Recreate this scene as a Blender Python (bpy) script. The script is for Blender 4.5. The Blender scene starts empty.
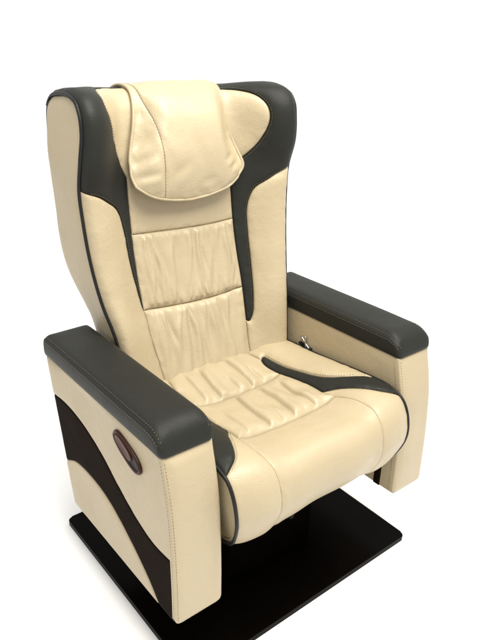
import bpy, bmesh, math, random
import numpy as np
from mathutils import Matrix, Vector
from mathutils.geometry import delaunay_2d_cdt

# ---------------------------------------------------------------- camera, world, lamps, exposure
scene = bpy.context.scene
COL = scene.collection
YAW, PITCH, ROLL = 0.6847, 0.4221, 0.0299
cy, sy, cp, sp = math.cos(YAW), math.sin(YAW), math.cos(PITCH), math.sin(PITCH)
fwd = Vector((sy * cp, cy * cp, -sp)); rgt = Vector((cy, -sy, 0)); upv = rgt.cross(fwd)
r2 = rgt * math.cos(ROLL) + upv * math.sin(ROLL); u2 = upv * math.cos(ROLL) - rgt * math.sin(ROLL)
cam_data = bpy.data.cameras.new('camera')
cam = bpy.data.objects.new('camera', cam_data); COL.objects.link(cam)
cam.matrix_world = Matrix(((r2.x, u2.x, -fwd.x, -0.8189), (r2.y, u2.y, -fwd.y, -0.7574),
                           (r2.z, u2.z, -fwd.z, 1.1594), (0, 0, 0, 1)))
cam_data.sensor_fit = 'VERTICAL'; cam_data.sensor_height = 24.0; cam_data.lens = 24.0 * 644.9 / 640.0
cam_data.clip_start = 0.02; cam_data.clip_end = 200
scene.camera = cam

world = bpy.data.worlds.new('World'); scene.world = world; world.use_nodes = True
bg = world.node_tree.nodes['Background']
bg.inputs[0].default_value = (1.0, 0.985, 0.955, 1); bg.inputs[1].default_value = 1.12

def area(name, loc, target, size, power, color=(1, .95, .86)):
    l = bpy.data.lights.new(name, 'AREA'); l.shape = 'RECTANGLE'; l.size = size[0]; l.size_y = size[1]
    l.energy = power; l.color = color
    o = bpy.data.objects.new(name, l); COL.objects.link(o); o.location = loc
    o.rotation_euler = (Vector(target) - Vector(loc)).to_track_quat('-Z', 'Y').to_euler()
    return o
area('ceiling_lamp', (.05, -.45, 2.45), (0, .15, .4), (1.6, 1.3), 103, (1, .98, .90))

scene.view_settings.view_transform = 'Standard'; scene.view_settings.look = 'None'
scene.view_settings.exposure = 0; scene.view_settings.gamma = 1; scene.view_settings.use_curve_mapping = False
scene.render.engine = 'CYCLES'
scene.cycles.use_denoising = True
random.seed(4); RNG = np.random.default_rng(7)

# ---------------------------------------------------------------- materials
def nodes_of(m):
    m.use_nodes = True
    nt = m.node_tree; b = nt.nodes['Principled BSDF']; return nt, b

def leather(name, col, rough=.45, spec=.35, grain=.24, crease=.12, var=.075):
    m = bpy.data.materials.new(name); nt, b = nodes_of(m); N = nt.nodes; L = nt.links
    tc = N.new('ShaderNodeTexCoord')
    n1 = N.new('ShaderNodeTexNoise'); n1.inputs['Scale'].default_value = 9; n1.inputs['Detail'].default_value = 4
    L.new(tc.outputs['Object'], n1.inputs['Vector'])
    mix = N.new('ShaderNodeMix'); mix.data_type = 'RGBA'
    c = np.array(col)
    mix.inputs['A'].default_value = (*(c * (1 - var)), 1); mix.inputs['B'].default_value = (*(c * (1 + var)), 1)
    L.new(n1.outputs['Fac'], mix.inputs['Factor']); L.new(mix.outputs['Result'], b.inputs['Base Color'])
    v = N.new('ShaderNodeTexVoronoi'); v.inputs['Scale'].default_value = 400; v.feature = 'F1'
    L.new(tc.outputs['Object'], v.inputs['Vector'])
    n2 = N.new('ShaderNodeTexNoise'); n2.inputs['Scale'].default_value = 34; n2.inputs['Detail'].default_value = 6
    n2.inputs['Roughness'].default_value = .55; n2.inputs['Distortion'].default_value = .6
    L.new(tc.outputs['Object'], n2.inputs['Vector'])
    b1 = N.new('ShaderNodeBump'); b1.inputs['Strength'].default_value = grain; b1.inputs['Distance'].default_value = .0012
    L.new(v.outputs['Distance'], b1.inputs['Height'])
    b2 = N.new('ShaderNodeBump'); b2.inputs['Strength'].default_value = crease; b2.inputs['Distance'].default_value = .012
    L.new(n2.outputs['Fac'], b2.inputs['Height']); L.new(b1.outputs['Normal'], b2.inputs['Normal'])
    L.new(b2.outputs['Normal'], b.inputs['Normal'])
    rr = N.new('ShaderNodeMapRange'); rr.inputs['To Min'].default_value = rough - .06; rr.inputs['To Max'].default_value = rough + .08
    L.new(n2.outputs['Fac'], rr.inputs['Value']); L.new(rr.outputs['Result'], b.inputs['Roughness'])
    b.inputs['Specular IOR Level'].default_value = spec
    return m

def plain(name, col, rough=.5, metal=0, spec=.5, noise=.05, scale=40):
    m = bpy.data.materials.new(name); nt, b = nodes_of(m); N = nt.nodes; L = nt.links
    tc = N.new('ShaderNodeTexCoord'); n1 = N.new('ShaderNodeTexNoise'); n1.inputs['Scale'].default_value = scale
    n1.inputs['Detail'].default_value = 5
    L.new(tc.outputs['Object'], n1.inputs['Vector'])
    mix = N.new('ShaderNodeMix'); mix.data_type = 'RGBA'; c = np.array(col)
    mix.inputs['A'].default_value = (*(c * (1 - noise)), 1); mix.inputs['B'].default_value = (*(c * (1 + noise)), 1)
    L.new(n1.outputs['Fac'], mix.inputs['Factor']); L.new(mix.outputs['Result'], b.inputs['Base Color'])
    rr = N.new('ShaderNodeMapRange'); rr.inputs['To Min'].default_value = rough * .85; rr.inputs['To Max'].default_value = min(1, rough * 1.15)
    L.new(n1.outputs['Fac'], rr.inputs['Value']); L.new(rr.outputs['Result'], b.inputs['Roughness'])
    b.inputs['Metallic'].default_value = metal; b.inputs['Specular IOR Level'].default_value = spec
    return m

CREAM = leather('cream_leather', (.334, .271, .172), rough=.42, spec=.45)
CREAM_SOFT = leather('cream_leather_soft', (.334, .272, .174), rough=.41, spec=.45, crease=.10)
DARK = leather('charcoal_leather', (.0125, .0128, .0108), rough=.5, spec=.16, grain=.2, crease=.05, var=.1)
BROWN = leather('dark_brown_leather', (.0085, .0048, .003), rough=.6, spec=.012, grain=.2, crease=.05, var=.1)
PIPE = leather('black_piping', (.008, .008, .008), rough=.45, spec=.2, crease=.0)
THREAD = plain('beige_thread', (.125, .10, .062), .8, spec=.1)
TAN_THREAD = plain('tan_thread', (.17, .11, .05), .8, spec=.1)
STEEL = plain('black_steel', (.0016, .0012, .0009), .25, spec=.03, noise=.2, scale=12)
CHROME = plain('chrome', (.35, .34, .32), .3, metal=1)
BEZEL = plain('brown_plastic', (.034, .009, .004), .35, spec=.2)
LEVER = plain('dark_lever_plastic', (.042, .010, .0045), .38, spec=.2)
HOLE = plain('black_plastic', (.004, .003, .003), .5, spec=.2)
WHITE = plain('white_floor', (.96, .96, .96), .8, spec=.1, noise=.01, scale=3)

# ---------------------------------------------------------------- surfaces of the upholstery
def sstep(t):
    t=np.clip(t,0,1); return t*t*(3-2*t)
def pchip(x,xp,fp):
    xp=np.asarray(xp,float); fp=np.asarray(fp,float)
    h=np.diff(xp); d=np.diff(fp)/h; m=np.zeros_like(fp)
    m[1:-1]=(d[:-1]*h[1:]+d[1:]*h[:-1])/(h[:-1]+h[1:]); m[0]=d[0]; m[-1]=d[-1]
    x=np.clip(x,xp[0],xp[-1]); i=np.clip(np.searchsorted(xp,x)-1,0,len(h)-1)
    t=(x-xp[i])/h[i]; hh=h[i]
    return ((2*t**3-3*t**2+1)*fp[i]+(t**3-2*t**2+t)*hh*m[i]+(-2*t**3+3*t**2)*fp[i+1]+(t**3-t**2)*hh*m[i+1])
# backrest: s, centre y, centre z, edge y, edge z, half width
BK=np.array([
(.36,.335,.36,.330,.36,.231),
(.45,.375,.45,.345,.45,.236),
(.55,.414,.55,.362,.55,.243),
(.63,.437,.63,.388,.63,.258),
(.72,.457,.72,.408,.72,.268),
(.80,.468,.80,.417,.80,.273),
(.86,.474,.86,.418,.86,.276),
(.92,.480,.92,.402,.92,.277),
(.98,.488,.98,.397,.975,.272),
(1.02,.500,1.012,.403,1.008,.271),
(1.05,.516,1.030,.419,1.028,.270),
(1.08,.540,1.036,.447,1.037,.269),
(1.12,.574,1.034,.488,1.038,.269),
(1.16,.602,1.020,.530,1.030,.269),
(1.20,.617,.992,.556,1.006,.270),
(1.24,.620,.960,.557,.960,.273)])
def back_pos(x,s):
    yc,zc,ye,ze,xe=[pchip(s,BK[:,0],BK[:,k]) for k in range(1,6)]
    t=np.abs(x)/xe
    g=sstep((t-.50)/.44)
    return np.stack([x,yc+(ye-yc)*g,zc+(ze-zc)*g],-1)
def back_round(x,s):
    xe=pchip(s,BK[:,0],BK[:,5]); t=np.abs(x)/xe
    return (.011-.003*sstep((s-.98)/.08))*sstep((t-.45)/.45)*(1-(np.clip((t-.93)/.07,0,1))**2.2)
ST=np.array([ # s, centre y,z, edge y,z, half width   (s from the rear crease forward)
(-.06,.420,.412,.420,.402,.240),
(.02,.340,.406,.340,.420,.240),
(.10,.260,.390,.260,.424,.240),
(.19,.170,.392,.170,.431,.240),
(.27,.090,.401,.090,.438,.241),
(.36,.000,.420,.000,.438,.242),
(.395,-.036,.421,-.028,.428,.242),
(.435,-.062,.400,-.048,.402,.242),
(.475,-.072,.362,-.058,.362,.241),
(.535,-.062,.314,-.050,.312,.236),
(.585,-.036,.278,-.028,.274,.228),
(.63,.004,.257,.004,.253,.222),
(.70,.072,.246,.072,.243,.220)])
def seat_pos(x,s):
    yc,zc,ye,ze,xe=[pchip(s,ST[:,0],ST[:,k]) for k in range(1,6)]
    t=np.abs(x)/xe; g=sstep((t-.30)/.7)
    return np.stack([x,yc+(ye-yc)*g,zc+(ze-zc)*g],-1)
def seat_round(x,s):
    t=np.abs(x)/pchip(s,ST[:,0],ST[:,5])
    return .009*sstep((t-.45)/.3)*(1-np.clip((t-.78)/.22,0,1)**2.2)
def full(pos,rnd,flip=1):
    def S(x,s,off=0):
        x=np.asarray(x,float); s=np.asarray(s,float); e=1e-3
        du=pos(x+e,s)-pos(x-e,s); dv=pos(x,s+e)-pos(x,s-e)
        n=np.cross(du,dv)*flip; n/=np.linalg.norm(n,axis=-1,keepdims=True)
        return pos(x,s)+n*(rnd(x,s)+off)[...,None], n
    return S
back_S=full(back_pos,back_round,1)    # x × up -> -y
seat_S=full(seat_pos,seat_round,-1)   # x × forward

# ---------------------------------------------------------------- helpers
def link(name, me, mat, parent=None):
    me.materials.clear(); me.materials.append(mat)
    o = bpy.data.objects.new(name, me); COL.objects.link(o)
    if parent is not None:
        o.parent = parent
    return o

def mesh(name, V, Fc, mat, parent=None, smooth=True):
    me = bpy.data.meshes.new(name); me.from_pydata([tuple(map(float, v)) for v in V], [], [tuple(map(int, f)) for f in Fc])
    me.validate(); me.update()
    if smooth:
        me.polygons.foreach_set('use_smooth', [True] * len(me.polygons))
    return link(name, me, mat, parent)

def cr(P, step=.004):
    """smooth curve through points (Catmull-Rom), evenly resampled"""
    P = np.asarray(P, float)
    Q = np.vstack([2 * P[0] - P[1], P, 2 * P[-1] - P[-2]]); out = []
    for i in range(1, len(Q) - 2):
        p0, p1, p2, p3 = Q[i - 1:i + 3]
        a = [0]
        for u, w in ((p0, p1), (p1, p2), (p2, p3)):
            a.append(a[-1] + max(np.linalg.norm(w - u), 1e-6) ** .5)
        t = np.linspace(a[1], a[2], 24, endpoint=False)[:, None]
        A1 = (a[1] - t) / (a[1] - a[0]) * p0 + (t - a[0]) / (a[1] - a[0]) * p1
        A2 = (a[2] - t) / (a[2] - a[1]) * p1 + (t - a[1]) / (a[2] - a[1]) * p2
        A3 = (a[3] - t) / (a[3] - a[2]) * p2 + (t - a[2]) / (a[3] - a[2]) * p3
        B1 = (a[2] - t) / (a[2] - a[0]) * A1 + (t - a[0]) / (a[2] - a[0]) * A2
        B2 = (a[3] - t) / (a[3] - a[1]) * A2 + (t - a[1]) / (a[3] - a[1]) * A3
        out.append((a[2] - t) / (a[2] - a[1]) * B1 + (t - a[1]) / (a[2] - a[1]) * B2)
    out = np.vstack(out + [P[-1:]])
    return resample(out, step)

def resample(P, step):
    P = np.asarray(P, float); d = np.r_[0, np.cumsum(np.linalg.norm(np.diff(P, axis=0), axis=1))]
    n = max(2, int(round(d[-1] / step)) + 1); t = np.linspace(0, d[-1], n)
    return np.stack([np.interp(t, d, P[:, k]) for k in range(P.shape[1])], -1)

def lin(a, b, step=.004): return resample(np.array([a, b], float), step)

def loop(*curves):
    pts = []
    for c in curves:
        for p in c:
            if not pts or np.hypot(p[0] - pts[-1][0], p[1] - pts[-1][1]) > 1.2e-3:
                pts.append((p[0], p[1]))
    while np.hypot(pts[0][0] - pts[-1][0], pts[0][1] - pts[-1][1]) < 1.2e-3:
        pts.pop()
    return np.array(pts)

def mir(P): return np.asarray(P) * np.array([-1, 1])

def edge_dist(Q, P):
    A = P; B = np.roll(P, -1, axis=0); out = np.empty(len(Q))
    AB = B - A; L2 = (AB ** 2).sum(1)
    for i in range(0, len(Q), 2000):
        q = Q[i:i + 2000, None]; t = np.clip(((q - A) * AB).sum(-1) / L2, 0, 1)
        out[i:i + 2000] = np.sqrt((((A + t[..., None] * AB) - q) ** 2).sum(-1).min(1))
    return out

def inside(Q, P):
    x, y = Q[:, 0], Q[:, 1]; c = np.zeros(len(Q), bool); j = len(P) - 1
    for i in range(len(P)):
        xi, yi = P[i]; xj, yj = P[j]
        if yi != yj:
            c ^= ((yi > y) != (yj > y)) & (x < (xj - xi) * (y - yi) / (yj - yi) + xi)
        j = i
    return c

def panel(name, outline, S, mat, parent, puff=.004, w=.010, h=.006, disp=None, skirt=.009, inset=.0003, base=0.0, pucker=.0008):
    """an upholstery panel: outline in the surface's own (u, v), puffed up inside its seam, with edges turned in"""
    P = np.asarray(outline, float)
    area2 = (P[:, 0] * np.roll(P[:, 1], -1) - np.roll(P[:, 0], -1) * P[:, 1]).sum()
    if area2 < 0:
        P = P[::-1]
    T = np.roll(P, -1, 0) - np.roll(P, 1, 0); T /= np.linalg.norm(T, axis=1, keepdims=True) + 1e-12
    N = np.stack([-T[:, 1], T[:, 0]], -1)
    P = P + N * inset
    pts = [P]
    for dlt in (.0014, .0034, .0062):
        if dlt < w * 1.3:
            R = P + N * dlt; R = R[::(1 if dlt > .002 else 1)]
            ok = inside(R, P) & (edge_dist(R, P) > dlt * .93); pts.append(R[ok])
    lo, hi = P.min(0), P.max(0)
    gx = np.arange(lo[0], hi[0] + h, h); gy = np.arange(lo[1], hi[1] + h, h * .866)
    X, Y = np.meshgrid(gx, gy); X = X + (np.arange(len(gy)) % 2)[:, None] * h * .5
    G = np.stack([X.ravel(), Y.ravel()], -1)
    G = G[inside(G, P)]; G = G[edge_dist(G, P) > min(.0062, w) + h * .5]
    pts.append(G)
    Q = np.vstack(pts); n0 = len(P)
    r = delaunay_2d_cdt([Vector(q) for q in Q], [], [list(range(n0))], 1, 1e-7)
    V2 = np.array([tuple(v) for v in r[0]]); Fs = [f for f in r[2]]
    cen = np.array([V2[list(f)].mean(0) for f in Fs]); keep = inside(cen, P)
    Fs = [f for f, k in zip(Fs, keep) if k]
    d = edge_dist(V2, P); k = np.clip(d / w, 0, 1)
    off = puff * np.sqrt(np.clip(1 - (1 - k) ** 2, 0, 1)) - .0007 + base
    off = off + pucker * vnoise(V2[:, 0], V2[:, 1], 75, 75, len(name)) * np.exp(-d / .011) * sstep(d / .0025)
    if disp is not None:
        off = off + disp(V2[:, 0], V2[:, 1], d)
    V3, nn = S(V2[:, 0], V2[:, 1], off)
    # orientation: faces must look along +n
    f0 = Fs[len(Fs) // 2]; a, b, c = V3[f0[0]], V3[f0[1]], V3[f0[2]]
    flip = np.dot(np.cross(b - a, c - a), nn[f0[0]]) < 0
    Fs = [tuple(f[::-1]) if flip else tuple(f) for f in Fs]
    # skirt round the edge
    cnt = {}
    for f in Fs:
        for i in range(len(f)):
            e = (f[i], f[(i + 1) % len(f)]); cnt[e] = 1
    bd = [e for e in cnt if (e[1], e[0]) not in cnt]
    low = {}; V = list(V3)
    for e in bd:
        for v in e:
            if v not in low:
                low[v] = len(V); V.append(V3[v] - nn[v] * skirt)
    Fs += [(e[1], e[0], low[e[0]], low[e[1]]) for e in bd]
    return mesh(name, V, Fs, mat, parent)

def frames(P, closed=False):
    P = np.asarray(P, float)
    T = np.gradient(P, axis=0) if not closed else np.roll(P, -1, 0) - np.roll(P, 1, 0)
    T /= np.linalg.norm(T, axis=1, keepdims=True) + 1e-12
    n = np.cross(T[0], (0.31, .52, .79)); n /= np.linalg.norm(n); Ns = []
    for t in T:
        n = n - t * (n @ t); n /= np.linalg.norm(n); Ns.append(n)
    Ns = np.array(Ns); return T, Ns, np.cross(T, Ns)

def tube_vf(P, r, k=8, closed=False, taper=False, V=None, Fc=None):
    V = [] if V is None else V; Fc = [] if Fc is None else Fc
    T, A, B = frames(P, closed); b0 = len(V); n = len(P)
    rad = np.full(n, r) if np.isscalar(r) else np.asarray(r, float)
    if taper:
        q = np.linspace(0, 1, n); rad = rad * np.clip(np.minimum(q, 1 - q) * 6 + .25, 0, 1)
    for i in range(n):
        for j in range(k):
            a = 2 * math.pi * j / k; V.append(P[i] + rad[i] * (math.cos(a) * A[i] + math.sin(a) * B[i]))
    m = n if closed else n - 1
    for i in range(m):
        for j in range(k):
            i2 = (i + 1) % n
            Fc.append((b0 + i * k + j, b0 + i * k + (j + 1) % k, b0 + i2 * k + (j + 1) % k, b0 + i2 * k + j))
    if not closed:
        Fc.append(tuple(b0 + j for j in range(k))[::-1]); Fc.append(tuple(b0 + (n - 1) * k + j for j in range(k)))
    return V, Fc

def tube(name, P, r, mat, parent, k=8, closed=False):
    V, Fc = tube_vf(np.asarray(P, float), r, k, closed); return mesh(name, V, Fc, mat, parent)

def stitches(name, paths, mat, parent, L=.0042, gap=.0022, r=.00065):
    for P in paths:
        V, Fc = [], []
        P = resample(np.asarray(P, float), .0008)
        d = np.arange(len(P)) * .0008; x = .002
        while x + L < d[-1]:
            t = np.linspace(x, x + L, 4)
            Q = np.stack([np.interp(t, d, P[:, k]) for k in range(3)], -1)
            tube_vf(Q, r * random.uniform(.85, 1.15), 5, False, True, V, Fc); x += (L + gap) * random.uniform(.92, 1.08)
        mesh(name, V, Fc, mat, parent)

def on(S, P, off):
    P = np.asarray(P, float); return S(P[:, 0], P[:, 1], np.full(len(P), off))[0]

def offset2(P, d):
    T = np.gradient(np.asarray(P, float), axis=0); T /= np.linalg.norm(T, axis=1, keepdims=True)
    return P + np.stack([-T[:, 1], T[:, 0]], -1) * d

def prism(name, poly_yz, x0, x1, mat, parent, bevel=.004, seg=3):
    bm = bmesh.new()
    a = [bm.verts.new((x0, y, z)) for y, z in poly_yz]; b = [bm.verts.new((x1, y, z)) for y, z in poly_yz]
    bm.faces.new(a); bm.faces.new(b[::-1])
    for i in range(len(a)):
        j = (i + 1) % len(a); bm.faces.new((a[j], a[i], b[i], b[j]))
    bmesh.ops.recalc_face_normals(bm, faces=bm.faces)
    if bevel:
        sharp = [e for e in bm.edges if e.calc_face_angle(0) > .5]
        bmesh.ops.bevel(bm, geom=sharp, offset=bevel, segments=seg, affect='EDGES', profile=.5)
    me = bpy.data.meshes.new(name); bm.to_mesh(me); bm.free()
    o = link(name, me, mat, parent)
    me.polygons.foreach_set('use_smooth', [True] * len(me.polygons)); me.set_sharp_from_angle(angle=.6)
    return o

def box(name, lo, hi, mat, parent, bevel=.003):
    return prism(name, [(lo[1], lo[2]), (hi[1], lo[2]), (hi[1], hi[2]), (lo[1], hi[2])], lo[0], hi[0], mat, parent, bevel)

def vnoise(x, s, fx, fs, seed):
    """smooth value noise"""
    g = np.random.default_rng(seed).normal(size=(64, 64)); u = x * fx + 20.3; v = s * fs + 20.7
    i = np.floor(u).astype(int); j = np.floor(v).astype(int); a = sstep(u - i); b = sstep(v - j)
    G = lambda p, q: g[p % 64, q % 64]
    return (G(i, j) * (1 - a) + G(i + 1, j) * a) * (1 - b) + (G(i, j + 1) * (1 - a) + G(i + 1, j + 1) * a) * b

# ---------------------------------------------------------------- setting
V, Fc = [(0, 0, -.0145)], []
for k, rad in enumerate((1.0, 3.0, 10, 60)):
    for j in range(64):
        V.append((rad * math.cos(j * math.pi / 32), rad * math.sin(j * math.pi / 32), -.0145))
for j in range(64):
    Fc.append((0, 1 + j, 1 + (j + 1) % 64))
    for k in range(3):
        a = 1 + k * 64; Fc.append((a + j, a + 64 + j, a + 64 + (j + 1) % 64, a + (j + 1) % 64))
fl = mesh('floor', V, Fc, WHITE, None, False); fl['kind'] = 'structure'

# ---------------------------------------------------------------- the chair
chair = bpy.data.objects.new('recliner_seat', None); COL.objects.link(chair); chair.location = (0, 0, 0)
chair['label'] = 'cream and charcoal leather recliner seat with padded armrests on a black steel plate'
chair['category'] = 'recliner seat'

# base plate with rounded corners
def rrect(x0, x1, y0, y1, r, n=8):
    out = []
    for cx, cyy, a0 in ((x1 - r, y1 - r, 0), (x0 + r, y1 - r, 90), (x0 + r, y0 + r, 180), (x1 - r, y0 + r, 270)):
        for k in range(n + 1):
            a = math.radians(a0 + 90 * k / n); out.append((cx + r * math.cos(a), cyy + r * math.sin(a)))
    return out
def slab(name, outline, z0, z1, bev, mat, parent):
    bm = bmesh.new(); a = [bm.verts.new((x, y, z0)) for x, y in outline]; b = [bm.verts.new((x, y, z1)) for x, y in outline]
    bm.faces.new(a[::-1]); t = bm.faces.new(b)
    for i in range(len(a)):
        j = (i + 1) % len(a); bm.faces.new((a[i], a[j], b[j], b[i]))
    bmesh.ops.bevel(bm, geom=list(t.edges), offset=bev, segments=2, affect='EDGES')
    me = bpy.data.meshes.new(name); bm.to_mesh(me); bm.free(); return link(name, me, mat, parent)
plate = slab('base_plate', rrect(-.329, .329, -.042, .523, .014), -.014, 0, .002, STEEL, chair)
ped = slab('pedestal', rrect(-.13, .13, .10, .40, .012), 0.001, .152, .003, STEEL, chair)
sf = box('seat_frame', (-.17, .12, .1535), (.17, .42, .240), STEEL, chair, .006)
for y in (.10, .33):
    box('cross_bar', (-.262, y, .17), (.262, y + .035, .20), STEEL, sf, .003)
bm = bmesh.new(); bmesh.ops.create_cone(bm, segments=6, radius1=.008, radius2=.0075, depth=.006, cap_ends=True)
bmesh.ops.rotate(bm, matrix=Matrix.Rotation(math.pi / 2, 3, 'X'), verts=bm.verts); bmesh.ops.translate(bm, vec=(.055, .0975, .105), verts=bm.verts)
me = bpy.data.meshes.new('bolt'); bm.to_mesh(me); bm.free(); link('bolt', me, plain('bolt_steel', (.05, .05, .05), .35, metal=1), ped)

# ---------------- backrest
E = lambda s: np.stack([pchip(s, BK[:, 0], BK[:, k]) for k in (5, 3, 4)], -1)        # right edge x, y, z
ss = np.linspace(.36, 1.24, 260)
edge3 = E(ss)
REAR = cr([(.557, .960), (.556, .92), (.554, .87), (.554, .80), (.556, .74), (.552, .695), (.536, .655), (.512, .623), (.489, .592), (.472, .555), (.463, .50), (.46, .36)], .006)
XS = np.vstack([BK[:8, (0, 5)], [(.965, .274), (1.01, .270), (1.06, .2685)]])
xs_of = lambda z: pchip(z, XS[:, 0], XS[:, 1])
# shell: closes the back from side to side
V, Fc = [], []; nx = 24
for (y, z) in REAR:
    xe = float(xs_of(np.array([z]))[0]) - .004
    for i in range(nx + 1):
        t = -1 + 2 * i / nx; V.append((t * xe, y + .062 * (1 - t * t), z))
for r in range(len(REAR) - 1):
    for i in range(nx):
        a = r * (nx + 1) + i; Fc.append((a, a + 1, a + nx + 2, a + nx + 1))
back = mesh('backrest', V, Fc, DARK, chair)

SEAM_C = [(.139, .864), (.140, .81), (.141, .735), (.1425, .65), (.1435, .60), (.141, .545), (.136, .490), (.129, .43), (.124, .36)]
ARC = [(.136, .490), (.143, .487), (.154, .503), (.162, .54), (.171, .62), (.174, .70), (.176, .757), (.184, .789), (.196, .811), (.222, .831), (.250, .852), (.2762, .8635)]
PAD = [(.139, .864), (.171, .883), (.196, .913), (.211, .95), (.216, .985), (.211, 1.014), (.196, 1.038), (.165, 1.050), (.10, 1.053)]
PAD_L = [(.139, .864), (.158, .900), (.177, .942), (.194, .985), (.206, 1.02), (.2085, 1.05), (.197, 1.075), (.17, 1.088), (.10, 1.09)]
c_up = cr(SEAM_C[:7]); c_lo = cr(SEAM_C[6:]); arc = cr(ARC); padc = cr(PAD); padL = cr(PAD_L)
# the strip on the left tapers to a point a little higher up
SEAM_L = SEAM_C[:5] + [(.1435, .570), (.1425, .54), (.138, .490), (.129, .43), (.124, .36)]
ARC_L = [(.1435, .570), (.150, .59), (.158, .65), (.163, .70), (.166, .745), (.174, .781), (.188, .807), (.220, .831), (.250, .852), (.2762, .8635)]
c_upL = cr(SEAM_L[:6]); c_loL = cr(SEAM_L[5:]); arcL = cr(ARC_L)
def edge2(s0, s1): 
    s = np.linspace(s0, s1, max(3, int(abs(s1 - s0) / .005))); return np.stack([pchip(s, BK[:, 0], BK[:, 5]), s], -1)

def dents(seed, n, amp):
    return lambda x, s, d: amp * vnoise(x, s, 22, 16, seed) * sstep(d / .02)
# dark wings joined over the top
half = [arc, edge2(.8635, 1.24)]
U = loop(arc, edge2(.8635, 1.24), lin((.265, 1.24), (-.265, 1.24)), mir(edge2(.8635, 1.24))[::-1], mir(arcL)[::-1],
         mir(c_upL)[::-1], mir(padL), lin((-.10, 1.09), (.10, 1.053)), padc[::-1], c_up)
panel('headrest_wing_cover', U, back_S, DARK, back, puff=.005, w=.010, h=.0065, disp=dents(3, 0, .0012))
# cream side bolsters below the arc
for m, ac, cl in ((lambda p: p, arc, c_lo), (mir, arcL, c_loL)):
    B = loop(m(ac), m(edge2(.8635, .36)), m(lin((.231, .36), (.124, .36))), m(cl)[::-1])
    panel('bolster', B, back_S, CREAM, back, puff=.006, w=.014, h=.0065, disp=dents(5, 0, .0016))
seam1 = cr([(-.1405, .741), (-.07, .738), (0, .735), (.07, .734), (.1405, .737)])
seam2 = cr([(-.1425, .574), (-.075, .568), (0, .564), (.075, .564), (.1425, .570)])
def cut(P, s0, s1):
    s = np.linspace(s0, s1, max(3, int(abs(s1 - s0) / .004))); o = np.argsort(P[:, 1]); return np.stack([np.interp(s, P[o, 1], P[o, 0]), s], -1)
c_all = cr(SEAM_C)

def pleats(seed, n, x0, x1, s_seam, sgn, length, amp, width, lean=.12):
    """gathers fanning out of a seam at s_seam, dying out over length (sgn: direction away from the seam)"""
    r = np.random.default_rng(seed); xs = np.sort(r.uniform(x0, x1, n)); am = r.uniform(.35, 1, n) * amp
    le = r.uniform(.5, 1.3, n) * length; ln = r.normal(0, lean, n); wd = r.uniform(.7, 1.5, n) * width
    def f(x, s, d):
        t = np.maximum((s - s_seam) * sgn, 0); out = np.zeros_like(x)
        for a, b, c, l, w in zip(xs, am, le, ln, wd):
            ww = w * (1 + .9 * t / length); q = (x - a - l * t - .004 * np.sin(t * 40 + a * 90)) / ww
            out += b * (np.exp(-q * q) - .6 * np.exp(-((q - 1.5) / .9) ** 2)) * np.exp(-(t / c) ** 2) * (.45 + .55 * sstep(t / (.3 * length)))
        return out
    return f
def combo(*fs):
    return lambda x, s, d: sum(f(x, s, d) for f in fs) * sstep(d / .013)

top_c = loop(seam1, cut(c_all, .737, .864), padc, lin((.10, 1.053), (-.10, 1.09)), mir(padL)[::-1], mir(cut(c_all, .737, .864))[::-1])
panel('headrest_panel', top_c, back_S, CREAM, back, puff=.004, w=.014, h=.006, disp=dents(8, 0, .0012))
mid = loop(seam2, cut(c_all, .570, .737), seam1[::-1], mir(cut(c_all, .574, .741))[::-1])
panel('lumbar_panel', mid, back_S, CREAM_SOFT, back, puff=.006, w=.018, h=.0024,
      disp=combo(pleats(11, 17, -.125, .125, .737, -1, .19, .0042, .0058), pleats(12, 15, -.125, .125, .567, 1, .10, .0034, .0052),
                 pleats(13, 26, -.135, .135, .737, -1, .045, .0024, .0030), pleats(14, 24, -.135, .135, .567, 1, .035, .0022, .0030),
                 lambda x, s, d: .0010 * vnoise(x, s, 40, 14, 4)))
low = loop(lin((-.125, .37), (.125, .37)), cut(c_all, .37, .570), seam2[::-1], mir(cut(c_all, .37, .574))[::-1])
panel('lumbar_panel', low, back_S, CREAM_SOFT, back, puff=.007, w=.020, h=.0024,
      disp=combo(pleats(23, 17, -.125, .125, .567, -1, .19, .0042, .0058), pleats(22, 10, -.11, .11, .40, 1, .10, .003, .007),
                 pleats(24, 26, -.135, .135, .567, -1, .045, .0024, .0030),
                 lambda x, s, d: .0010 * vnoise(x, s, 40, 14, 6)))
# side panels and edge piping
for sg in (-1, 1):
    def side_S(y, z, off=0, sg=sg):
        x = sg * (xs_of(z) - .0005 + off); n = np.zeros((len(y), 3)); n[:, 0] = sg
        return np.stack([x, y, z], -1), n
    fr = np.stack([edge3[:, 1], edge3[:, 2]], -1)
    ol = loop(resample(fr, .005), REAR[1:])
    panel('side_panel', ol, side_S, CREAM, back, puff=.007, w=.03, h=.008, base=-.003, pucker=.0003,
          disp=lambda y, z, d: .0016 * vnoise(y, z, 14, 10, 9) * sstep(d / .02))
    pe = edge3 * np.array([sg, 1, 1]); pe = pe + np.array([sg * .0012, -.0008, .0008])
    pe = resample(pe[ss <= 1.198], .006); tube('piping', pe, .0036 * np.clip((len(pe) - np.arange(len(pe))) / 9, .25, 1), PIPE, back, 8)
# contrast stitching along the dark cover
st = []
for m, ac, pc in ((lambda p: p, arc, padc), (mir, arcL, padL)):
    st += [on(back_S, m(offset2(pc, -.0035))[6:-4], .0042), on(back_S, m(offset2(ac, .0035))[8:-4], .0042)]
stitches('stitching', st, THREAD, back, r=.00045)
stitches('seam_stitching', [on(back_S, seam1 + np.array([0, .003]), .0032), on(back_S, seam2 + np.array([0, .003]), .0042)], TAN_THREAD, back, L=.003, gap=.005, r=.0004)

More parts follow.
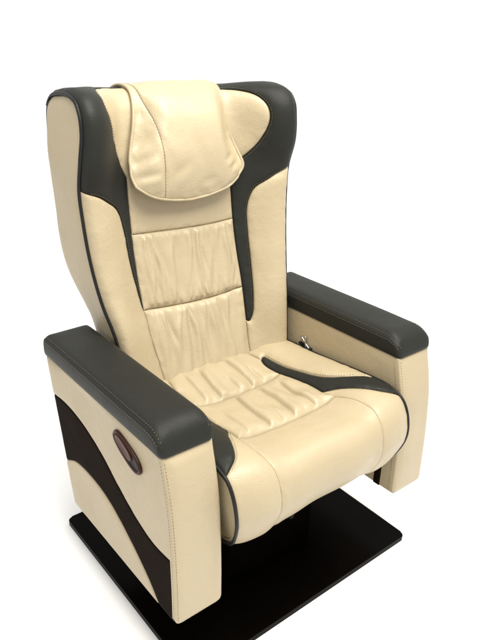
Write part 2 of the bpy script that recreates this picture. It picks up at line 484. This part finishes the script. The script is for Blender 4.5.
# ---------------- seat cushion
SE = lambda s: np.stack([pchip(s, ST[:, 0], ST[:, k]) for k in (5, 3, 4)], -1)
ss2 = np.linspace(-.06, .70, 240); sedge = SE(ss2)
prof = resample(sedge[:, 1:], .006)
# inner body: fills the cushion between its side faces
cen = prof.mean(0)
body_poly = [(.42, .36), (.30, .355), (.05, .365), (-.02, .38), (-.045, .365), (-.035, .31), (0, .272), (.07, .252), (.42, .252)]
cush = prism('seat_cushion', body_poly, -.212, .212, CREAM, chair, bevel=0)
def sedge2(s0, s1):
    s = np.linspace(s0, s1, max(3, int(abs(s1 - s0) / .005))); return np.stack([pchip(s, ST[:, 0], ST[:, 5]), s], -1)
CEN = [(.118, -.06), (.119, -.02), (.122, .015), (.128, .046)]
IN_T = [(.128, .046), (.139, .040), (.145, .064), (.151, .112), (.158, .157), (.165, .200), (.176, .236), (.200, .270), (.2412, .308)]
IN_B = [(.128, .046), (.124, .066), (.127, .098), (.132, .135), (.137, .180), (.138, .220), (.135, .252)]
IN_C = [(.135, .252), (.158, .281), (.179, .318), (.206, .361), (.242, .389)]
NOSE = [(.138, .290), (.147, .33), (.150, .37), (.146, .42), (.144, .47), (.142, .53), (.138, .60), (.134, .70)]
cenc, int_, ina, inb3, nose = cr(CEN), cr(IN_T), cr(IN_B), cr(IN_C), cr(NOSE)
inb = np.vstack([ina, inb3[1:]]); gap = lin((.135, .252), (.138, .290))
def split(P, s):
    i = int(np.argmin(np.abs(P[:, 1] - s) + 10 * (np.arange(len(P)) < 3))); return P[:i + 1], P[i:]
inb1, inb_r = split(ina, .116); inb2 = np.vstack([inb_r, gap[1:]])
e1, e2 = inb1[-1], inb2[-1]
s1c = cr([(-e1[0], e1[1]), (-.06, .121), (0, .123), (.06, .120), tuple(e1)])
s2c = cr([(-e2[0], e2[1]), (-.08, .288), (0, .292), (.08, .289), tuple(e2)])
for m in (lambda p: p, mir):
    panel('side_cushion', loop(m(lin((.118, -.06), (.24, -.06))), m(sedge2(-.06, .308)), m(int_)[::-1], m(cenc)[::-1]), seat_S, CREAM, cush,
          puff=.007, w=.016, h=.006, disp=dents(31, 0, .0015))
    panel('dark_insert', loop(m(int_), m(sedge2(.308, .389)), m(inb)[::-1]), seat_S, DARK, cush, puff=.005, w=.009, h=.005)
    panel('front_side_cushion', loop(m(gap)[::-1], m(inb3), m(sedge2(.389, .70)), m(lin((.22, .70), (.134, .70))), m(nose)[::-1]), seat_S, CREAM, cush,
          inset=.0001, pucker=.0006, puff=.002, w=.012, h=.006, disp=dents(33, 0, .0007))
def folds(lines, s0, s1, amp):
    """soft rolls: each crease runs from (xa, s0) to (xb, s1), hollow on its left, a roll on its right"""
    def f(x, s, d):
        out = np.zeros_like(x); t = np.clip((s - s0) / (s1 - s0), 0, 1)
        for xa, xb, a, bow, k0, k1 in lines:
            q = x - (xa + (xb - xa) * t + bow * np.sin(np.pi * t))
            env = sstep((t - k0) / .25) * sstep((k1 - t) / .12 + .55)
            out += amp * a * env * (-1.05 * np.exp(-(q / .0046) ** 2) - .22 * np.exp(-((q + .012) / .012) ** 2) + .85 * np.exp(-((q - .014) / .014) ** 2) + .25 * np.exp(-((q - .036) / .018) ** 2))
        return out
    return f
rear = loop(lin((-.118, -.06), (.118, -.06)), cenc, inb1, s1c[::-1], mir(inb1)[::-1], mir(cenc)[::-1])
panel('gathered_cushion', rear, seat_S, CREAM_SOFT, cush, puff=.014, w=.034, h=.0027,
      disp=combo(folds([(-.088, -.096, .7, .004, 0, 1), (-.040, -.050, 1, -.005, 0, 1), (.002, .004, .55, .003, .35, 1), (.036, .042, 1, .004, -.1, 1), (.078, .082, .6, -.003, .3, 1)], .0, .128, .0062),
                 pleats(41, 11, -.11, .11, .127, -1, .03, .0016, .006), lambda x, s, d: .0014 * vnoise(x, s, 30, 26, 14)))
front = loop(s1c, inb2, s2c[::-1], mir(inb2)[::-1])
panel('gathered_cushion', front, seat_S, CREAM_SOFT, cush, puff=.015, w=.036, h=.0027,
      disp=combo(folds([(-.098, -.112, .55, .004, .2, 1), (-.028, -.048, 1, -.004, -.1, 1), (.002, -.016, .45, .003, .5, 1), (.040, .018, 1, .005, -.1, 1), (.098, .084, .9, -.004, .0, 1), (.066, .052, .4, 0, .5, 1)], .134, .29, .0064),
                 pleats(51, 12, -.12, .12, .290, -1, .032, .0018, .006), pleats(52, 10, -.11, .11, .128, 1, .025, .0014, .006),
                 lambda x, s, d: .0014 * vnoise(x, s, 30, 26, 16)))
nosep = loop(s2c, nose, lin((.134, .70), (-.134, .70)), mir(nose)[::-1])
panel('front_roll', nosep, seat_S, CREAM, cush, inset=.0001, pucker=.0006, puff=.002, w=.012, h=.0045,
      disp=combo(pleats(61, 10, -.12, .12, .291, 1, .03, .0018, .008), lambda x, s, d: .0011 * vnoise(x, s, 12, 9, 17)))
for sg in (-1, 1):
    def sside_S(y, z, off=0, sg=sg):
        k = np.argmin((sedge[None, :, 1] - y[:, None]) ** 2 + (sedge[None, :, 2] - z[:, None]) ** 2, axis=1)
        x = sg * (sedge[k, 0] - .001 + off); n = np.zeros((len(y), 3)); n[:, 0] = sg
        return np.stack([x, y, z], -1), n
    panel('cushion_side', loop(resample(sedge[:, 1:], .005), lin((.072, .243), (.42, .243)), lin((.42, .243), (.42, .402))), sside_S, CREAM, cush, puff=.004, w=.02, h=.010, base=-.003)
    tube('piping', resample(sedge * np.array([sg, 1, 1]) + np.array([sg * .0012, -.0003, .0008]), .006), .0036, PIPE, cush, 8)
stitches('stitching', [on(seat_S, m(offset2(c, o))[4:-4], .0038) for m in (lambda p: p, mir) for c, o in ((int_, -.003), (inb3, .003))], THREAD, cush, r=.00045)

# ---------------- armrests
W, AI = .36, .254
ZT, ZB = .508, .156
def yfront(z): return pchip(np.asarray(z, float), [.150, .24, .32, .42, .456, .508, .515], [-.036, -.0345, -.0305, -.020, -.0125, 0, .001])
def yrear(z): return .388 + (np.asarray(z) - ZB) * (.47 - .388) / (ZT - ZB)
UP = cr([(.4475, .418), (.385, .423), (.3165, .4155), (.235, .388), (.161, .3455), (.093, .312), (.037, .297), (-.0315, .3005)])
LO = cr([(.4125, .262), (.36, .287), (.293, .293), (.240, .288), (.194, .274), (.118, .2325), (.062, .192), (.026, .156)])
zs = lambda a, b: np.linspace(a, b, max(3, int(abs(a - b) / .005)))
fe = lambda a, b: np.stack([yfront(zs(a, b)), zs(a, b)], -1)
re_ = lambda a, b: np.stack([yrear(zs(a, b)), zs(a, b)], -1)
for sg in (-1, 1):
    zz = np.linspace(ZB, ZT, 14)
    core_poly = [(float(yfront(z)) + .005, float(z) + (.004 if z == ZB else 0)) for z in zz] + [(float(yrear(ZT)) - .004, ZT), (float(yrear(ZB)) - .004, ZB + .004)]
    arm = prism('armrest', core_poly, sg * AI, sg * (W - .005), CREAM, chair, bevel=.005)
    def out_S(y, z, off=0, sg=sg):
        n = np.zeros((len(y), 3)); n[:, 0] = sg
        return np.stack([np.full(len(y), 0.) + sg * (W - .003 + off), y, z], -1), n
    wav = lambda y, z, d: .0020 * vnoise(y, z, 13, 11, 71) * sstep(d / .02)
    panel('upper_side_panel', loop(fe(.3005, ZT), lin((0, ZT), (.47, ZT)), re_(ZT, .418), UP), out_S, CREAM, arm, puff=.0035, w=.010, h=.007, disp=wav, pucker=.00015)
    panel('swoosh_panel', loop(UP, fe(.3005, ZB + .014), cr([(-.036, ZB + .014), (-.0335, ZB + .005), (-.024, ZB + .0008)]), lin((-.024, ZB + .0008), (.026, ZB)), LO[::-1], re_(.262, .418)), out_S, BROWN, arm, puff=.0025, w=.008, h=.007, pucker=.00015)
    panel('lower_side_panel', loop(LO, lin((.026, ZB), (.388, ZB)), re_(ZB, .262)), out_S, CREAM, arm, puff=.0035, w=.010, h=.007, disp=wav, pucker=.00015)
    def fr_S(x, z, off=0):
        e = 1e-3; dy = (yfront(z + e) - yfront(z - e)) / (2 * e); n = np.stack([0 * x, -np.ones_like(x), dy], -1); n /= np.linalg.norm(n, axis=1, keepdims=True)
        return np.stack([x, yfront(z) + .002, z], -1) + n * np.broadcast_to(np.asarray(off, float), x.shape)[:, None], n
    r = .010
    fo = []
    for (cx, cz, a0) in ((W - r, ZB + r, 270), (AI + r, ZB + r, 180)):
        pass
    fo = loop(lin((sg * AI, ZT), (sg * AI, ZB + .012)), cr([(sg * AI, ZB + .012), (sg * (AI + .004), ZB + .003), (sg * (AI + .014), ZB)]),
              lin((sg * (AI + .014), ZB), (sg * (W - .014), ZB)), cr([(sg * (W - .014), ZB), (sg * (W - .004), ZB + .003), (sg * W, ZB + .012)]), lin((sg * W, ZB + .012), (sg * W, ZT)), lin((sg * W, ZT), (sg * AI, ZT)))
    panel('front_panel', fo, fr_S, CREAM, arm, puff=.005, w=.012, h=.006, pucker=.0002, disp=lambda x, z, d: .0022 * vnoise(x, z, 16, 9, 77 + sg) * sstep(d / .02))
    za = zs(ZB + .01, ZT - .004); paths = []
    for xx, o in (((W - .0045, .0034),) if sg < 0 else ((AI + .0055, .0034),)):
        q = np.stack([np.full(len(za), sg * xx), za], -1); paths.append(fr_S(q[:, 0], q[:, 1], np.full(len(za), o))[0])
    q = np.stack([yfront(za) + .0065, za], -1)
    if sg < 0: paths.append(out_S(q[:, 0], q[:, 1], .0027)[0])
    inn = np.stack([np.full(len(za), sg * (AI - .0006)), yfront(za) + .0125, za], -1)
    if sg > 0: paths.append(inn)
    stitches('stitching', paths, TAN_THREAD, arm, r=.0005)
    # dark strip let into the inner face, low at the front
    box('trim_strip', (sg * AI - .0025, .004, ZB + .006), (sg * AI + .002, .022, .262), BROWN, arm, .001)
    # pad
    PB, PT, PX0, PX1, PY0, PY1 = .5085, .5585, AI - .003, W + .004, -.004, .474
    lv = [(.004, PB), (.001, PB + .003), (0, PB + .012), (0, PB + .025), (.0008, PB + .034), (.0022, PB + .0385), (.0042, PB + .0402), (.0050, PB + .0408), (.0070, PB + .0435), (.011, PB + .0468), (.017, PB + .0490), (.026, PB + .0500), (.036, PB + .0505), (.046, PB + .0507), (.0564, PB + .0508)]
    V, Fc = [], []; n = None
    rings = []
    for i, z in lv:
        o = rrect(PX0 + i, PX1 - i, PY0 + i * .6, PY1 - i, min(max(.003, .013 - min(i, .02) * .5), (PX1 - PX0) / 2 - i - 1e-4), 7)
        Q = np.array(o)
        # densify long sides with matching counts
        D = []
        for k in range(len(Q)):
            a, b = Q[k], Q[(k + 1) % len(Q)]
            m = {7: 12, 15: 60, 23: 12, 31: 60}.get(k, 1)
            for j in range(m):
                D.append(a + (b - a) * j / m)
        Q = np.array(D)
        Rr = .047; yy = np.clip(Rr - (Q[:, 1] - PY0), 0, Rr * .985); drop = np.minimum(Rr - np.sqrt(Rr * Rr - yy * yy), .040) * ((z - PB) / (PT - PB))
        rear_d = np.clip((.02 - (PY1 - Q[:, 1])) / .02, 0, 1) ** 2 * .006 * ((z - PB) / (PT - PB))
        rings.append(np.c_[sg * Q[:, 0], Q[:, 1], z - drop - rear_d + .0006 * vnoise(Q[:, 0], Q[:, 1], 14, 10, 88) * (i > .01)])
    n = len(rings[0])
    for R_ in rings: V += list(R_)
    for a in range(len(rings) - 1):
        for j in range(n):
            k = (j + 1) % n; f = (a * n + j, a * n + k, (a + 1) * n + k, (a + 1) * n + j); Fc.append(f if sg > 0 else f[::-1])
    Fc.append(tuple(range(n))[::-1 if sg > 0 else 1])
    pad = mesh('arm_pad', V, Fc, DARK, arm)
    bm = bmesh.new(); bm.from_mesh(pad.data); bmesh.ops.remove_doubles(bm, verts=bm.verts, dist=.0005); bm.to_mesh(pad.data); bm.free()
    # the long seams: stitching just above and below the pad's top edge, both sides, turned down at the front
    sp_ = []
    for lev, dz in ((4, 0), (8, 0)):
        Q = rings[lev]; up_n = np.array([0, 0, .0006])
        for lo_x, pick in ((1, Q[np.abs(Q[:, 0]) > (AI + W) / 2]), (0, Q[np.abs(Q[:, 0]) < (AI + W) / 2])):
            o = np.argsort(-pick[:, 1]); pk = pick[o]; pk = pk[(pk[:, 1] < PY1 - .012) & (pk[:, 1] > PY0 + .006)]
            pk = pk + np.array([sg * (.0004 if lo_x else -.0001), 0, .0003 if lo_x or sg > 0 else -.0002]); sp_.append(pk)
    stitches('stitching', sp_, THREAD, pad, r=.0005)
    if sg < 0:
        # recline handle: oval bezel, hollow and lever
        a0 = np.array([.160, .478]); a1 = np.array([.066, .440]); c0 = (a0 + a1) / 2; ax = (a0 - a1) / np.linalg.norm(a0 - a1); ay = np.array([-ax[1], ax[0]])
        def oval(L, Wd, n=48, p=2.6, c=c0):
            t = np.linspace(0, 2 * math.pi, n, endpoint=False); cc, s_ = np.cos(t), np.sin(t)
            u = np.sign(cc) * np.abs(cc) ** (2 / p) * L; v = np.sign(s_) * np.abs(s_) ** (2 / p) * Wd
            return c + u[:, None] * ax + v[:, None] * ay
        def shell(name, spec, mat, parent, cap=True):
            V, Fc = [], []; k = 48
            for (L, Wd, x, p, c) in spec:
                for q in oval(L, Wd, k, p, c): V.append((-(W + x), q[0], q[1]))
            for r_ in range(len(spec) - 1):
                for j in range(k):
                    Fc.append((r_ * k + j, r_ * k + (j + 1) % k, (r_ + 1) * k + (j + 1) % k, (r_ + 1) * k + j))
            if cap: Fc.append(tuple((len(spec) - 1) * k + j for j in range(k)))
            o = mesh(name, V, Fc, mat, parent); bm = bmesh.new(); bm.from_mesh(o.data); bmesh.ops.recalc_face_normals(bm, faces=bm.faces); bm.to_mesh(o.data); bm.free(); return o
        Lb, Wb = .0495, .0188
        shell('handle_bezel', [(Lb + .001, Wb + .001, -.004, 2.4, c0), (Lb, Wb, .0025, 2.4, c0), (Lb - .002, Wb - .002, .0050, 2.4, c0), (Lb - .005, Wb - .005, .0042, 2.4, c0), (Lb - .0055, Wb - .0055, .0036, 2.4, c0), (Lb - .007, Wb - .007, .0030, 2.4, c0)], HOLE, arm)
        c1 = c0 + ax * .012 + ay * -.001
        shell('recline_lever', [(.031, .0118, .001, 2.6, c1), (.031, .0118, .0048, 2.6, c1), (.029, .0098, .0058, 2.6, c1), (.02, .006, .0044, 2.4, c1)], LEVER, arm)
        shell('bezel_rim', [(Lb + .0012, Wb + .0012, .001, 2.4, c0), (Lb + .0008, Wb + .0008, .0045, 2.4, c0), (Lb - .0012, Wb - .0012, .0062, 2.4, c0), (Lb - .004, Wb - .004, .0046, 2.4, c0)], BEZEL, arm, cap=False)
    else:
        # small chrome belt bracket low on the inner face
        V, Fc = [], []
        xb = AI - .004
        for P in ([(xb, .300, .447), (xb - .001, .285, .436), (xb - .002, .268, .424)], [(xb, .286, .452), (xb - .002, .283, .438), (xb - .003, .278, .424)]):
            tube_vf(resample(np.array(P), .003), .0026, 8, False, False, V, Fc)
        mesh('belt_bracket', V, Fc, CHROME, arm)
        tube('bracket_slot', [(xb, .305, .428), (xb, .262, .424)], .004, HOLE, arm)

# ---------------- head pillow, draped over the top of the backrest
PO_R = [(0, .804), (.05, .809), (.10, .822), (.133, .838), (.156, .850), (.168, .868), (.158, .895), (.137, .93), (.127, .97), (.126, 1.02), (.128, 1.06), (.128, 1.10), (.128, 1.15), (.128, 1.18)]
PO_L = PO_R[:3] + [(.126, .838), (.141, .852), (.147, .868), (.141, .892), (.129, .93), (.117, .97), (.107, 1.02), (.102, 1.06), (.10, 1.10), (.10, 1.15), (.10, 1.18)]
pr = cr(PO_R); pl = mir(cr(PO_L))
def pil_off(x, s):
    o0 = pchip(s, [.80, .83, .87, .93, .99, 1.04, 1.08, 1.2], [.036, .046, .053, .055, .045, .026, .016, .012])
    e0 = pchip(s, [.80, .84, .87, .93, 1.0, 1.05, 1.2], [.026, .028, .024, .014, .010, .010, .010])
    ph = pchip(s, [.80, .86, .93, 1.0, 1.08, 1.2], [.094, .088, .070, .060, .070, .10])
    we = pchip(s, [.80, .86, .93, 1.0, 1.1], [.07, .075, .060, .055, .05])
    return e0 + (o0 - e0) * (1 - sstep((np.abs(x - .014 * sstep((s - .9) / .12)) - ph) / we))
def pil_S(x, s, off=0):
    x = np.asarray(x, float); s = np.asarray(s, float)
    f = lambda a, b: back_S(a, b, pil_off(a, b) - 0 * a)[0]
    e = 1.5e-3; p = f(x, s); du = f(x + e, s) - f(x - e, s); dv = f(x, s + e) - f(x, s - e)
    n = np.cross(du, dv); n /= np.linalg.norm(n, axis=-1, keepdims=True)
    return p + n * np.broadcast_to(np.asarray(off, float), x.shape)[..., None], n
def pil_wr(x, s, d):
    out = .0022 * vnoise(x, s, 14, 12, 101) + .0012 * vnoise(x + .3 * s, s, 34, 20, 102)
    for xa, sa, xb, sb, a, w in ((-.150, .880, -.085, .915, .0040, .008), (-.150, .905, -.085, .955, .0035, .009), (-.140, .862, -.080, .873, .0035, .008), (-.13, .96, -.09, 1.0, .002, .008),
                                 (.105, .868, .140, .872, .004, .007), (.085, .885, .125, .893, .0035, .008), (-.06, .86, .0, .892, .002, .012), (.02, .84, .07, .85, .002, .012)):
        A = np.array([xa, sa]); D = np.array([xb, sb]) - A; l2 = D @ D
        t = np.clip(((x - A[0]) * D[0] + (s - A[1]) * D[1]) / l2, 0, 1); q = np.hypot(x - A[0] - t * D[0], s - A[1] - t * D[1])
        sd = np.sign((x - A[0]) * D[1] - (s - A[1]) * D[0])
        out += a * np.exp(-(q / w) ** 2) * np.sin(np.pi * np.clip(t * .9 + .05, 0, 1)) * -1 + a * .7 * np.exp(-((q - 1.6 * w) / w) ** 2) * (sd > 0) * np.sin(np.pi * t)
    return .75 * out * sstep(d / .015)
SL = cr([(-.072, .811), (-.073, .86), (-.075, .92), (-.080, .98), (-.088, 1.03), (-.090, 1.08), (-.088, 1.185)])
bot_i = lambda P, x0, x1: P[(P[:, 0] >= x0 - 1e-6) & (P[:, 0] <= x1 + 1e-6)]
whole = np.vstack([pl[::-1], pr[1:]])
kb = int(np.argmin(np.abs(pl[:, 0] + .072) + (pl[:, 1] > .9)))          # where the seam meets the bottom edge
SL[0] = pl[kb]; SL[-1] = (-.088, 1.18)
left = loop(SL, lin((-.088, 1.18), (-.10, 1.18)), pl[::-1][:len(pl) - kb])
main = loop(pl[:kb + 1][::-1], pr[1:], lin((.128, 1.18), (-.088, 1.18)), SL[::-1])
pillow = panel('head_pillow', main, pil_S, CREAM_SOFT, None, inset=.0001, puff=.0025, w=.012, h=.004, disp=pil_wr, skirt=.022)
pillow['label'] = 'cream leather head pillow with a piped hem, draped over the top of the backrest'
pillow['category'] = 'head pillow'
panel('side_gusset', left, pil_S, CREAM_SOFT, pillow, inset=.0001, puff=.0025, w=.010, h=.004, disp=pil_wr, skirt=.022)
tube('hem_piping', on(pil_S, resample(whole, .005), -.001), .0036, CREAM, pillow, 8)
stitches('seam_stitching', [on(pil_S, SL[1:-1], .0006)], TAN_THREAD, pillow, L=.004, gap=.003, r=.0004)
